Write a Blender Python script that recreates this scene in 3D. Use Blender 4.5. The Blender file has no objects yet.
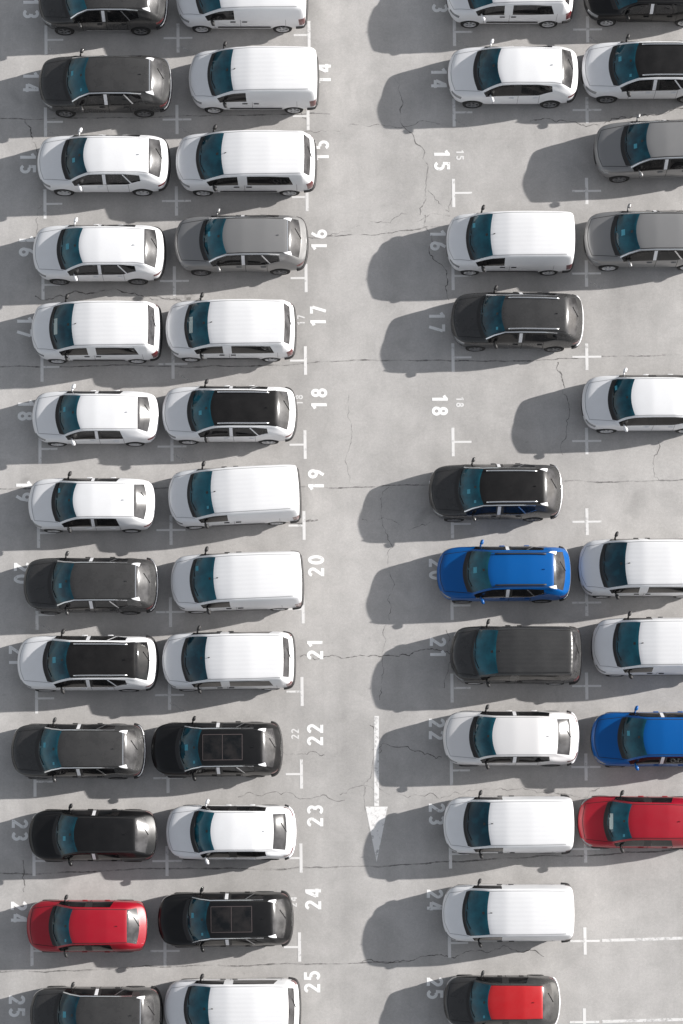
import bpy, bmesh, math, random
from mathutils import Vector, Matrix
from mathutils.bvhtree import BVHTree

random.seed(7)
R = math.radians
SC = bpy.context.scene
COL = SC.collection

# ------------------------------------------------------------------ materials
def new_mat(name):
    m = bpy.data.materials.new(name)
    m.use_nodes = True
    nt = m.node_tree
    b = nt.nodes['Principled BSDF']
    return m, nt, b

def simple(name, col, rough=0.5, metal=0.0, coat=0.0, spec=0.5):
    m, nt, b = new_mat(name)
    b.inputs['Base Color'].default_value = (*col, 1)
    b.inputs['Roughness'].default_value = rough
    b.inputs['Metallic'].default_value = metal
    b.inputs['Coat Weight'].default_value = coat
    b.inputs['Coat Roughness'].default_value = 0.06
    b.inputs['Specular IOR Level'].default_value = spec
    return m

def paint(name, col, rough=0.35, metal=0.0, coat=0.5, dust=0.12, dustcol=(0.45, 0.43, 0.41), ribs=0.0, spec=0.5):
    """car paint: a coat, a little dust that differs from car to car, optional pressed roof ribs"""
    m, nt, b = new_mat(name)
    N, Lk = nt.nodes, nt.links
    tc = N.new('ShaderNodeTexCoord'); oi = N.new('ShaderNodeObjectInfo')
    add = N.new('ShaderNodeVectorMath'); add.operation = 'MULTIPLY_ADD'
    add.inputs[1].default_value = (1, 1, 1)
    sc = N.new('ShaderNodeVectorMath'); sc.operation = 'SCALE'
    sc.inputs[0].default_value = (13.1, 7.7, 3.3)
    Lk.new(oi.outputs['Random'], sc.inputs['Scale'])
    Lk.new(tc.outputs['Object'], add.inputs[0]); Lk.new(sc.outputs[0], add.inputs[2])
    n = N.new('ShaderNodeTexNoise'); n.inputs['Scale'].default_value = 2.6
    n.inputs['Detail'].default_value = 6; n.inputs['Roughness'].default_value = 0.65
    Lk.new(add.outputs[0], n.inputs['Vector'])
    n2 = N.new('ShaderNodeTexNoise'); n2.inputs['Scale'].default_value = 60
    n2.inputs['Detail'].default_value = 2
    Lk.new(add.outputs[0], n2.inputs['Vector'])
    mul = N.new('ShaderNodeMath'); mul.operation = 'MULTIPLY'
    Lk.new(n.outputs['Fac'], mul.inputs[0]); Lk.new(n2.outputs['Fac'], mul.inputs[1])
    mr = N.new('ShaderNodeMapRange')
    mr.inputs['From Min'].default_value = 0.12; mr.inputs['From Max'].default_value = 0.45
    mr.inputs['To Max'].default_value = dust * 2
    Lk.new(mul.outputs[0], mr.inputs['Value'])
    mix = N.new('ShaderNodeMix'); mix.data_type = 'RGBA'
    mix.inputs['A'].default_value = (*col, 1); mix.inputs['B'].default_value = (*dustcol, 1)
    Lk.new(mr.outputs[0], mix.inputs['Factor'])
    Lk.new(mix.outputs['Result'], b.inputs['Base Color'])
    mr2 = N.new('ShaderNodeMapRange'); mr2.inputs['To Min'].default_value = rough
    mr2.inputs['To Max'].default_value = rough + 0.12
    Lk.new(n.outputs['Fac'], mr2.inputs['Value']); Lk.new(mr2.outputs[0], b.inputs['Roughness'])
    b.inputs['Metallic'].default_value = metal
    b.inputs['Specular IOR Level'].default_value = spec
    b.inputs['Coat Weight'].default_value = coat
    b.inputs['Coat Roughness'].default_value = 0.07
    if ribs:
        w = N.new('ShaderNodeTexWave'); w.bands_direction = 'Y'; w.inputs['Scale'].default_value = 2.2
        Lk.new(tc.outputs['Object'], w.inputs['Vector'])
        bp = N.new('ShaderNodeBump'); bp.inputs['Strength'].default_value = ribs
        bp.inputs['Distance'].default_value = 0.02
        Lk.new(w.outputs['Fac'], bp.inputs['Height']); Lk.new(bp.outputs[0], b.inputs['Normal'])
        Lk.new(bp.outputs[0], b.inputs['Coat Normal'])
    return m

def glass(name, c0, c1, rough=0.06, dash=False):
    """opaque tinted car glass, uneven for dim seats and dashboard; windscreen colour has sky reflection painted in"""
    m, nt, b = new_mat(name)
    N, Lk = nt.nodes, nt.links
    tc = N.new('ShaderNodeTexCoord'); oi = N.new('ShaderNodeObjectInfo')
    sc = N.new('ShaderNodeVectorMath'); sc.operation = 'SCALE'; sc.inputs[0].default_value = (9, 5, 3)
    Lk.new(oi.outputs['Random'], sc.inputs['Scale'])
    add = N.new('ShaderNodeVectorMath'); add.operation = 'ADD'
    Lk.new(tc.outputs['Object'], add.inputs[0]); Lk.new(sc.outputs[0], add.inputs[1])
    n = N.new('ShaderNodeTexNoise'); n.inputs['Scale'].default_value = 3.0; n.inputs['Detail'].default_value = 4
    Lk.new(add.outputs[0], n.inputs['Vector'])
    mr = N.new('ShaderNodeMapRange'); mr.inputs['From Min'].default_value = 0.35; mr.inputs['From Max'].default_value = 0.65
    Lk.new(n.outputs['Fac'], mr.inputs['Value'])
    mix = N.new('ShaderNodeMix'); mix.data_type = 'RGBA'
    mix.inputs['A'].default_value = (*c0, 1); mix.inputs['B'].default_value = (*c1, 1)
    if dash:
        vr = N.new('ShaderNodeMath'); vr.operation = 'MULTIPLY_ADD'; vr.inputs[1].default_value = .55
        off = N.new('ShaderNodeMath'); off.operation = 'MULTIPLY_ADD'; off.inputs[1].default_value = .7; off.inputs[2].default_value = -.25
        Lk.new(oi.outputs['Random'], off.inputs[0]); Lk.new(off.outputs[0], vr.inputs[2]); Lk.new(mr.outputs[0], vr.inputs[0])
        vr.use_clamp = True
        Lk.new(vr.outputs[0], mix.inputs['Factor'])
    else: Lk.new(mr.outputs[0], mix.inputs['Factor'])
    if dash:
        sp = N.new('ShaderNodeSeparateXYZ'); Lk.new(tc.outputs['Generated'], sp.inputs[0])
        wob = N.new('ShaderNodeMath'); wob.operation = 'MULTIPLY_ADD'; wob.inputs[1].default_value = .5; 
        Lk.new(n.outputs['Fac'], wob.inputs[0]); Lk.new(sp.outputs['Z'], wob.inputs[2])
        dr = N.new('ShaderNodeMapRange'); dr.inputs['From Min'].default_value = .30; dr.inputs['From Max'].default_value = .62  # dashboard's dark reflection painted in, darker towards the lower edge
        dr.inputs['To Min'].default_value = .42
        Lk.new(wob.outputs[0], dr.inputs['Value'])
        dk = N.new('ShaderNodeMix'); dk.data_type = 'RGBA'; dk.blend_type = 'MULTIPLY'; dk.inputs['Factor'].default_value = 1
        Lk.new(mix.outputs['Result'], dk.inputs['A']); Lk.new(dr.outputs[0], dk.inputs['B'])
        Lk.new(dk.outputs['Result'], b.inputs['Base Color'])
    else:
        Lk.new(mix.outputs['Result'], b.inputs['Base Color'])
    b.inputs['Roughness'].default_value = rough
    b.inputs['IOR'].default_value = 1.45
    return m

M = {}
M['white'] = paint('white_paint', (0.80, 0.805, 0.82), 0.34, coat=0.35, dust=0.10, dustcol=(0.55, 0.53, 0.515))
M['white_ribbed'] = paint('white_ribbed_roof_paint', (0.82, 0.82, 0.83), 0.38, coat=0.3, dust=0.08, dustcol=(0.6, 0.58, 0.565), ribs=0.09)
M['pearl'] = paint('pearl_white_paint', (0.74, 0.73, 0.73), 0.3, metal=0.12, dust=0.06, dustcol=(0.5, 0.49, 0.48))
M['grey'] = paint('dark_grey_paint', (0.036, 0.0355, 0.0355), 0.22, coat=0.3, spec=0.4, dust=0.10, dustcol=(0.135, 0.132, 0.131))
M['grey_ribbed'] = paint('dark_grey_ribbed_paint', (0.038, 0.0375, 0.0375), 0.30, metal=0.1, coat=0.3, dust=0.10, dustcol=(0.135, 0.132, 0.131), ribs=0.12)
M['silver'] = paint('silver_grey_paint', (0.245, 0.243, 0.243), 0.30, metal=0.35, dust=0.08, dustcol=(0.3, 0.29, 0.28))
M['black'] = paint('black_paint', (0.005, 0.005, 0.0055), 0.28, coat=0.25, dust=0.04, dustcol=(0.07, 0.066, 0.066), spec=0.3)
M['roofblack'] = paint('black_roof_paint', (0.006, 0.0055, 0.0055), 0.34, coat=0.2, dust=0.07, dustcol=(0.07, 0.066, 0.066), spec=0.3)
M['blue'] = paint('blue_paint', (0.000, 0.085, 0.31), 0.26, coat=0.12, dust=0.02, dustcol=(0.03, 0.12, 0.3), spec=0.3)
M['red'] = paint('red_paint', (0.31, 0.002, 0.014), 0.32, metal=0.0, coat=0.3, dust=0.03, dustcol=(0.3, 0.10, 0.10))
M['brightred'] = paint('bright_red_roof_paint', (0.42, 0.005, 0.009), 0.34, coat=0.3, dust=0.04, dustcol=(0.4, 0.15, 0.14))
M['windscreen'] = glass('windscreen_glass', (0.003, 0.036, 0.056), (0.010, 0.120, 0.165), 0.05, True)  # teal stands in for reflected blue sky, put into the base colour
M['side_glass'] = glass('side_glass', (0.006, 0.007, 0.008), (0.022, 0.020, 0.020))
M['rear_glass'] = glass('rear_glass', (0.030, 0.029, 0.030), (0.080, 0.078, 0.080), 0.17)
M['trim'] = simple('black_plastic_trim', (0.022, 0.021, 0.021), 0.55)
M['gap'] = simple('panel_gap_shadow_black', (0.012, 0.012, 0.012), 0.9)
M['seam_light'] = simple('light_panel_gap_sealant', (0.33, 0.33, 0.34), 0.8)
M['chrome'] = simple('satin_chrome', (0.72, 0.72, 0.73), 0.25, 0.9)
M['film'] = simple('white_protective_film', (0.80, 0.80, 0.82), 0.4)
M['tyre'] = simple('tyre_rubber', (0.02, 0.02, 0.02), 0.8)
M['alloy'] = simple('alloy_wheel_silver', (0.66, 0.66, 0.67), 0.4, 0.25)
M['pano_frame'] = simple('glass_roof_seal', (0.075, 0.06, 0.06), 0.4)
M['alloy_dark'] = simple('alloy_wheel_dark', (0.22, 0.22, 0.225), 0.4, 0.3)
M['lamp'] = simple('headlamp_glass', (0.30, 0.31, 0.32), 0.08, 0.2, 1.0)
M['tail'] = simple('tail_lamp_red', (0.12, 0.008, 0.010), 0.15, 0.0, 1.0)
M['plate'] = simple('plate_white', (0.7, 0.7, 0.68), 0.5)
M['cyan'] = simple('cyan_tinted_paper', (0.05, 0.30, 0.40), 0.5)
M['paper'] = simple('paper_behind_tinted_glass', (0.42, 0.50, 0.48), 0.5)

def ground_mat():
    m, nt, b = new_mat('pale_worn_asphalt')
    N, Lk = nt.nodes, nt.links
    tc = N.new('ShaderNodeTexCoord')
    def noise(scale, detail=4, rough=0.6, stretch=None, dist=0.0):
        n = N.new('ShaderNodeTexNoise'); n.inputs['Scale'].default_value = scale
        n.inputs['Detail'].default_value = detail; n.inputs['Roughness'].default_value = rough
        n.inputs['Distortion'].default_value = dist
        if stretch:
            mp = N.new('ShaderNodeMapping'); mp.inputs['Scale'].default_value = stretch
            Lk.new(tc.outputs['Object'], mp.inputs['Vector']); Lk.new(mp.outputs[0], n.inputs['Vector'])
        else:
            Lk.new(tc.outputs['Object'], n.inputs['Vector'])
        return n.outputs['Fac']
    def ramp(src, lo, hi, a, c):
        r = N.new('ShaderNodeMapRange')
        for k, v in zip(('From Min', 'From Max', 'To Min', 'To Max'), (lo, hi, a, c)): r.inputs[k].default_value = v
        Lk.new(src, r.inputs['Value']); return r.outputs[0]
    def mult(a, c):
        x = N.new('ShaderNodeMath'); x.operation = 'MULTIPLY'; Lk.new(a, x.inputs[0]); Lk.new(c, x.inputs[1]); return x.outputs[0]
    big = ramp(noise(0.16, 5, 0.6), 0.3, 0.7, 0.86, 1.10)
    mid = ramp(noise(0.9, 6, 0.7, dist=0.4), 0.3, 0.7, 0.87, 1.10)
    streak = ramp(noise(0.5, 5, 0.6, (1.0, 0.14, 1)), 0.35, 0.7, 1.04, 0.93)
    fine = ramp(noise(34, 3, 0.7), 0.3, 0.7, 0.90, 1.10)
    grit = ramp(noise(12, 4, 0.75), 0.3, 0.7, 0.92, 1.07)
    stain = ramp(noise(0.55, 3, 0.5, dist=0.8), 0.66, 0.74, 1.0, 0.86)
    tracks = ramp(noise(0.9, 3, 0.5, (1.0, 0.035, 1)), 0.35, 0.68, 1.05, 0.94)
    spots = ramp(noise(2.6, 4, 0.6, dist=0.5), 0.68, 0.80, 1.0, 0.80)
    v = mult(mult(mult(mult(mult(mult(mult(big, mid), streak), fine), grit), stain), tracks), spots)
    mixc = N.new('ShaderNodeMix'); mixc.data_type = 'RGBA'; mixc.blend_type = 'MULTIPLY'
    mixc.inputs['Factor'].default_value = 1.0
    mixc.inputs['A'].default_value = (0.478, 0.463, 0.450, 1)
    Lk.new(v, mixc.inputs['B'])
    Lk.new(mixc.outputs['Result'], b.inputs['Base Color'])
    b.inputs['Roughness'].default_value = 0.9
    b.inputs['Specular IOR Level'].default_value = 0.2
    bp = N.new('ShaderNodeBump'); bp.inputs['Strength'].default_value = 0.25; bp.inputs['Distance'].default_value = 0.01
    Lk.new(noise(40, 4, 0.7), bp.inputs['Height']); Lk.new(bp.outputs[0], b.inputs['Normal'])
    return m

def worn(name, col, lo, hi, scale=7.0):
    """paint or tar on the ground, worn through in places"""
    m, nt, b = new_mat(name)
    N, Lk = nt.nodes, nt.links
    b.inputs['Base Color'].default_value = (*col, 1); b.inputs['Roughness'].default_value = 0.8
    tc = N.new('ShaderNodeNewGeometry')
    n = N.new('ShaderNodeTexNoise'); n.inputs['Scale'].default_value = scale
    n.inputs['Detail'].default_value = 6; n.inputs['Roughness'].default_value = 0.7
    mp = N.new('ShaderNodeMapping'); mp.inputs['Rotation'].default_value = (.4, .7, .55)
    Lk.new(tc.outputs['Position'], mp.inputs['Vector']); Lk.new(mp.outputs[0], n.inputs['Vector'])
    r = N.new('ShaderNodeMapRange'); r.inputs['From Min'].default_value = lo; r.inputs['From Max'].default_value = hi
    Lk.new(n.outputs['Fac'], r.inputs['Value']); Lk.new(r.outputs[0], b.inputs['Alpha'])
    return m

M['ground'] = ground_mat()
M['paint_line'] = worn('white_road_paint', (0.77, 0.762, 0.754), 0.16, 0.44, 4.3)
M['paint_number'] = worn('white_number_paint', (0.92, 0.915, 0.905), 0.20, 0.42, 4.3)
M['paint_arrow'] = worn('arrow_road_paint', (0.84, 0.83, 0.82), 0.22, 0.50, 5.5)
M['paint_worn'] = worn('worn_road_paint', (0.74, 0.73, 0.72), 0.20, 0.52, 4.0)
M['paint_faint'] = worn('faded_road_paint', (0.66, 0.65, 0.64), 0.40, 0.85)
M['crack'] = worn('dark_crack', (0.12, 0.115, 0.11), 0.36, 0.66, 2.3)
M['crack_faint'] = worn('faint_crack', (0.17, 0.163, 0.157), 0.38, 0.74, 1.7)
M['joint'] = worn('slab_joint', (0.16, 0.155, 0.15), 0.36, 0.74, 1.3)
M['stain'] = worn('dark_stain', (0.14, 0.132, 0.122), 0.42, 0.80, 3.0)

# ------------------------------------------------------------------ mesh helpers
def mesh_from(name, verts, faces, smooth=True):
    me = bpy.data.meshes.new(name)
    me.from_pydata([tuple(v) for v in verts], [], faces)
    me.update()
    if smooth:
        me.polygons.foreach_set('use_smooth', [True] * len(me.polygons))
    return me

def merge(parts):
    V, F = [], []
    for v, f in parts:
        o = len(V); V += list(v); F += [tuple(i + o for i in q) for q in f]
    return V, F

def tube(pts, r, n=6):
    pts = [Vector(p) for p in pts]; V = []; F = []
    for i, p in enumerate(pts):
        t = (pts[min(i + 1, len(pts) - 1)] - pts[max(i - 1, 0)]).normalized()
        a = t.cross(Vector((0, 0, 1)));
        if a.length < 1e-4: a = Vector((1, 0, 0))
        a.normalize(); c = a.cross(t)
        for k in range(n):
            an = 2 * math.pi * k / n
            V.append(p + a * (r * math.cos(an)) + c * (r * math.sin(an)))
    for i in range(len(pts) - 1):
        for k in range(n):
            F.append((i*n + k, i*n + (k+1) % n, (i+1)*n + (k+1) % n, (i+1)*n + k))
    F.append(tuple(range(n - 1, -1, -1))); F.append(tuple((len(pts)-1)*n + k for k in range(n)))
    return V, F

def rbox(cx, cy, cz, sx, sy, sz, bev=0.02, seg=3, taper=1.0):
    bm = bmesh.new(); bmesh.ops.create_cube(bm, size=1)
    for v in bm.verts:
        k = taper if v.co.y * (1 if cy >= 0 else -1) > 0 else 1
        v.co = Vector((v.co.x * sx * k, v.co.y * sy, v.co.z * sz * k))
    bmesh.ops.bevel(bm, geom=bm.edges[:], offset=bev, segments=seg, profile=0.5, affect='EDGES')
    bm.verts.ensure_lookup_table(); bm.verts.index_update()
    V = [v.co + Vector((cx, cy, cz)) for v in bm.verts]; F = [tuple(v.index for v in f.verts) for f in bm.faces]
    bm.free(); return V, F

def lathe_y(profile, n=28):
    """profile of (radius, y) turned about the y axis"""
    V, F = [], []
    for r, y in profile:
        for k in range(n):
            a = 2 * math.pi * k / n
            V.append((r * math.cos(a), y, r * math.sin(a)))
    for i in range(len(profile) - 1):
        for k in range(n):
            F.append((i*n + k, i*n + (k+1) % n, (i+1)*n + (k+1) % n, (i+1)*n + k))
    return V, F

# ------------------------------------------------------------------ car bodies
# station: xs (side), xp (pillar), xc (centre), zb, w, zm, ws, zs, w5, z5, w6, z6, zc ; nose at x = 0
SUV = [
 (.21,.13,.03,.30,.70,.50,.69,.66,.62,.75,.50,.80,.82),
 (.36,.24,.10,.24,.855,.52,.84,.79,.77,.89,.62,.935,.955),
 (.72,.62,.48,.22,.915,.58,.885,.93,.80,.99,.66,1.015,1.03),
 (1.20,1.10,.90,.22,.92,.60,.875,1.00,.79,1.06,.71,1.085,1.10),
 (1.28,1.19,.97,.22,.92,.60,.875,1.01,.775,1.085,.715,1.115,1.13),
 (1.55,1.45,1.27,.22,.92,.60,.865,1.03,.71,1.33,.655,1.365,1.405),
 (1.93,1.80,1.63,.22,.92,.60,.86,1.04,.655,1.53,.605,1.57,1.605),
 (2.28,2.28,2.28,.22,.92,.60,.86,1.05,.65,1.56,.60,1.61,1.66),
 (2.40,2.40,2.40,.22,.92,.60,.86,1.055,.65,1.56,.60,1.61,1.66),
 (3.02,3.02,3.02,.22,.92,.60,.86,1.08,.645,1.545,.60,1.60,1.65),
 (3.12,3.12,3.12,.22,.92,.60,.86,1.09,.645,1.535,.60,1.595,1.645),
 (3.58,3.54,3.46,.24,.92,.60,.765,1.33,.66,1.43,.59,1.56,1.62),
 (3.86,3.84,3.84,.26,.91,.60,.81,1.17,.68,1.40,.62,1.51,1.575),
 (4.12,4.18,4.28,.28,.89,.60,.81,1.03,.735,1.10,.68,1.145,1.19),
 (4.24,4.28,4.37,.30,.86,.60,.79,.94,.71,1.00,.63,1.05,1.08),
 (4.33,4.39,4.44,.34,.76,.60,.74,.86,.68,.92,.58,.96,.98)]
VAN = [
 (.22,.14,.03,.30,.72,.52,.71,.70,.64,.80,.52,.86,.90),
 (.36,.25,.10,.23,.865,.55,.85,.85,.78,.97,.65,1.02,1.05),
 (.62,.52,.40,.22,.915,.58,.885,.98,.80,1.08,.68,1.12,1.15),
 (1.00,.90,.70,.22,.925,.60,.89,1.06,.81,1.155,.735,1.19,1.23),
 (1.08,.98,.75,.22,.925,.60,.89,1.07,.80,1.18,.74,1.225,1.265),
 (1.32,1.24,1.06,.22,.925,.60,.885,1.10,.78,1.42,.73,1.46,1.50),
 (1.66,1.58,1.48,.22,.925,.60,.885,1.12,.765,1.59,.70,1.645,1.685),
 (2.05,2.05,2.05,.22,.925,.60,.885,1.13,.765,1.67,.71,1.74,1.78),
 (2.20,2.20,2.20,.22,.925,.60,.885,1.13,.765,1.68,.71,1.76,1.80),
 (2.92,2.92,2.92,.22,.925,.60,.885,1.13,.765,1.70,.71,1.79,1.84),
 (3.06,3.06,3.06,.22,.925,.60,.885,1.13,.765,1.70,.71,1.79,1.84),
 (3.72,3.72,3.72,.24,.925,.60,.88,1.14,.76,1.68,.705,1.78,1.83),
 (4.10,4.11,4.14,.26,.915,.60,.87,1.13,.75,1.66,.69,1.76,1.81),
 (4.27,4.28,4.32,.28,.90,.60,.86,1.12,.74,1.60,.68,1.70,1.74),
 (4.34,4.35,4.37,.30,.87,.60,.84,1.10,.73,1.50,.64,1.58,1.61),
 (4.37,4.38,4.40,.34,.82,.60,.80,1.06,.70,1.42,.58,1.50,1.53)]
MPV = [list(s) for s in VAN]
MPV[11] = (3.84,3.64,3.62,.24,.925,.60,.88,1.19,.765,1.60,.705,1.78,1.825)
MPV[12] = (3.98,3.98,4.00,.26,.915,.60,.87,1.13,.755,1.66,.69,1.765,1.82)
MPV[13] = (4.06,4.05,4.08,.28,.90,.60,.865,1.13,.75,1.62,.67,1.72,1.77)
MPV[14] = (4.26,4.26,4.30,.30,.88,.60,.84,1.08,.76,1.16,.66,1.20,1.22)
MPV[15] = (4.36,4.37,4.40,.34,.80,.60,.78,.98,.70,1.05,.58,1.09,1.11)
HATCH = [tuple([v[0]*.93, v[1]*.93, v[2]*.93] + [v[3]*.9, v[4]*.955, v[5]*.92, v[6]*.955, v[7]*.90, v[8]*.955, v[9]*.895, v[10]*.955, v[11]*.895, v[12]*.89]) for v in SUV]
HATCH[10] = (3.02,2.88,2.86,.22,.875,.55,.82,1.00,.615,1.365,.57,1.42,1.465)
HATCH[11] = (3.26,3.24,3.18,.22,.875,.55,.79,1.09,.64,1.29,.565,1.385,1.43)
HATCH[12] = (3.50,3.50,3.50,.24,.87,.55,.78,1.04,.64,1.24,.56,1.33,1.385)
HATCH[13] = (3.74,3.80,3.92,.26,.86,.55,.77,.94,.69,1.00,.62,1.04,1.07)
HATCH[14] = (3.90,3.96,4.05,.28,.83,.55,.76,.86,.68,.90,.59,.93,.95)
HATCH[15] = (4.00,4.06,4.13,.32,.73,.55,.71,.78,.64,.83,.55,.86,.88)
COUPE = [list(s) for s in SUV]
for i_ in range(6, 16):
    s_ = COUPE[i_]; s_[9] -= .07; s_[11] -= .07; s_[12] -= .07
    s_[8] += .02; s_[10] += .03
for i_, d_ in ((5, .05), (6, .08)):
    for k_ in range(3): COUPE[i_][k_] -= d_
COUPE[11] = (3.52,3.48,3.44,.24,.92,.60,.79,1.25,.67,1.34,.62,1.43,1.49)
COUPE[12] = (3.72,3.70,3.74,.26,.91,.60,.83,1.12,.65,1.25,.60,1.35,1.41)
COUPE[13] = (4.10,4.14,4.20,.28,.89,.60,.81,1.04,.71,1.08,.63,1.10,1.12)
COUPE[14] = (4.20,4.26,4.34,.30,.86,.60,.80,1.03,.73,1.07,.63,1.09,1.10)
COUPE[15] = (4.33,4.39,4.44,.34,.76,.60,.74,.88,.68,.94,.58,.97,.98)

TAGS = ['body', 'bonnet', 'roof', 'windscreen', 'rear_window', 'cowl_panel', 'tailgate', 'rear_bumper', 'wheel_arch', 'sill+l', 'sill+r',
        'door+fl', 'door+fr', 'door+rl', 'door+rr', 'side_window+fl', 'side_window+fr', 'side_window+rl', 'side_window+rr',
        'side_window+ql', 'side_window+qr', 'door_pillar+l', 'door_pillar+r', 'underbody']
TI = {t: i for i, t in enumerate(TAGS)}
DUMMY = [bpy.data.materials.new('tag_slot') for _ in TAGS]

def side_tag(base, k, s): return base + '+' + k + ('l' if s > 0 else 'r')

def tag_cell(kind, i, j, s):
    """which part of the car the cage cell between stations i,i+1 and rows j,j+1 belongs to"""
    boxy = kind in ('van', 'mpv')
    if j == 0: return 'underbody'
    if j == 1: return ('sill+l' if s > 0 else 'sill+r') if kind in ('suv', 'coupe') and i >= 1 else 'body'
    if 5 <= i < 8 and j in (2, 3): return side_tag('door', 'f', s)
    if 8 <= i < (10 if not boxy else 11) and j in (2, 3): return side_tag('door', 'r', s)
    if j == 4:
        if 4 <= i < 7: return side_tag('side_window', 'f', s)
        if kind == 'van': return 'body'
        if i == 7: return side_tag('door_pillar', '', s)
        if i == 8: return side_tag('side_window', 'r', s)
        if i == 9 and kind in ('suv', 'coupe', 'hatch'): return side_tag('side_window', 'q', s)
        if i == 9 and kind == 'mpv': return side_tag('side_window', 'r', s)
        if i == 10 and kind in ('suv', 'mpv', 'coupe'): return side_tag('side_window', 'q', s)
        return 'body'
    if j >= 6:
        if 4 <= i < 6: return 'windscreen'
        if i == 3: return 'cowl_panel'
        if 1 <= i < 3: return 'bonnet'
        if 6 <= i < 12: return 'roof'
        if kind in ('suv', 'hatch', 'coupe'):
            if i == 12: return 'rear_window'
            if i >= 13: return 'tailgate'
        if kind == 'mpv':
            if i == 12: return 'roof'
            if i == 13: return 'rear_window'
            if i == 14: return 'tailgate'
        if i >= 12: return 'tailgate'
    if j == 5 and 6 <= i < 12: return 'roof' if boxy else 'body'
    if i >= 14 and j in (1, 2): return 'rear_bumper'
    return 'body'

class Kind: pass

def build_kind(kind, table, axles, wheel_r):
    K = Kind(); K.kind = kind; K.table = table
    L = table[-1][2]; K.L = L; off = -L / 2
    bm = bmesh.new()
    cl = bm.edges.layers.float.new('crease_edge')
    def ring(s):
        xs, xp, xc, zb, w, zm, ws, zs, w5, z5, w6, z6, zc = s
        return [(xs, 0, zb), (xs, w*.86, zb), (xs, w*.975, zb + .14), (xs, w, zm), (xs, ws, zs), (xp, w5, z5), (xp, w6, z6),
                (.3*xp + .7*xc, w6*.55, z6 + .72*(zc - z6)), (xc, 0, zc)]
    K.rings = [[Vector((p[0] + off, p[1], p[2])) for p in ring(s)] for s in table]
    ns = len(table); idx = {}
    for i, rg in enumerate(K.rings):
        for j, p in enumerate(rg):
            if j in (0, 8):
                v = bm.verts.new(p); idx[i, j, 1] = idx[i, j, -1] = v
            else:
                idx[i, j, 1] = bm.verts.new(p); idx[i, j, -1] = bm.verts.new((p.x, -p.y, p.z))
    def face(vs, tag):
        u = []
        for v in vs:
            if v not in u: u.append(v)
        f = bm.faces.new(u); f.material_index = TI[tag]; f.smooth = True; return f
    for i in range(ns - 1):
        for j in range(8):
            for s in (1, -1):
                q = [idx[i, j, s], idx[i+1, j, s], idx[i+1, j+1, s], idx[i, j+1, s]]
                if s < 0: q.reverse()
                face(q, tag_cell(kind, i, j, s))
    # nose and tail caps: three columns per side
    for end, i in ((-1, 0), (1, ns - 1)):
        rg = K.rings[i]; xc = rg[8].x
        inn, cen = {}, {}
        for j in range(1, 8):
            bul = (.03 if 1 < j < 7 else .0) * end
            xe = rg[j].x
            cen[j] = bm.verts.new((xc + bul * .6 - (0.03 * end if j == 7 else 0), 0, rg[j].z if j < 7 else rg[j].z))
            for s in (1, -1):
                inn[j, s] = bm.verts.new((xc + .28 * (xe - xc) + bul * .4, s * rg[j].y * .62, rg[j].z))
        def ctag(j, inner):
            if end < 0: return 'body'
            if j <= 2: return 'rear_bumper'
            return 'tailgate' if inner or j > 3 else 'body'
        for s in (1, -1):
            for j in range(0, 8):
                if j == 0:
                    qs = [[idx[i,0,1], idx[i,1,s], inn[1,s]], [idx[i,0,1], inn[1,s], cen[1]]]
                elif j == 7:
                    qs = [[idx[i,7,s], idx[i,8,1], inn[7,s]], [inn[7,s], idx[i,8,1], cen[7]]]
                else:
                    qs = [[idx[i,j,s], idx[i,j+1,s], inn[j+1,s], inn[j,s]], [inn[j,s], inn[j+1,s], cen[j+1], cen[j]]]
                for n_, q in enumerate(qs):
                    face(q, ctag(j, n_ == 1))
    bmesh.ops.recalc_face_normals(bm, faces=bm.faces[:])
    def crease(a, b, val):
        e = bm.edges.get((a, b))
        if e: e[cl] = val
    for s in (1, -1):
        for i in range(ns - 1):
            crease(idx[i,1,s], idx[i+1,1,s], .6)
            if 3 <= i < 13:
                crease(idx[i,4,s], idx[i+1,4,s], .45)
                crease(idx[i,5,s], idx[i+1,5,s], .5)
                crease(idx[i,6,s], idx[i+1,6,s], .45 if i < 6 else .25)
            if i < 4: crease(idx[i,5,s], idx[i+1,5,s], .2)
        for j in range(5, 8):
            crease(idx[4,j,s], idx[4,j+1,s], .6); crease(idx[6,j,s], idx[6,j+1,s], .35)
            crease(idx[12,j,s], idx[12,j+1,s], .5); crease(idx[13,j,s], idx[13,j+1,s], .5)
        crease(idx[12,5,s], idx[12,6,s], .4)
    me = bpy.data.meshes.new('cage'); bm.to_mesh(me); bm.free()
    for d in DUMMY: me.materials.append(d)
    ob = bpy.data.objects.new('cage', me); COL.objects.link(ob)
    ss = ob.modifiers.new('s', 'SUBSURF'); ss.levels = 2; ss.render_levels = 2
    K.axles = [a + off for a in axles]; K.wr = wheel_r
    parts = []
    for ax in K.axles:
        for s in (1, -1):
            V, F = lathe_y([(0.001, -.17), (wheel_r + .045, -.17), (wheel_r + .045, .25), (0.001, .25)], 40)
            parts.append(([(v[0] + ax, v[1] + s * .86 - (0.04 if s > 0 else .04), v[2] + wheel_r) for v in V], F))
    cm = mesh_from('cut', *merge(parts))
    cb = bmesh.new(); cb.from_mesh(cm); bmesh.ops.remove_doubles(cb, verts=cb.verts[:], dist=.003)
    bmesh.ops.recalc_face_normals(cb, faces=cb.faces[:]); cb.to_mesh(cm); cb.free()
    for d in DUMMY: cm.materials.append(d)
    cm.polygons.foreach_set('material_index', [TI['wheel_arch']] * len(cm.polygons))
    co = bpy.data.objects.new('cut', cm); COL.objects.link(co)
    # surface before the arches are cut: used for laying lamps, seams and trim
    dg = bpy.context.evaluated_depsgraph_get(); dg.update()
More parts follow.
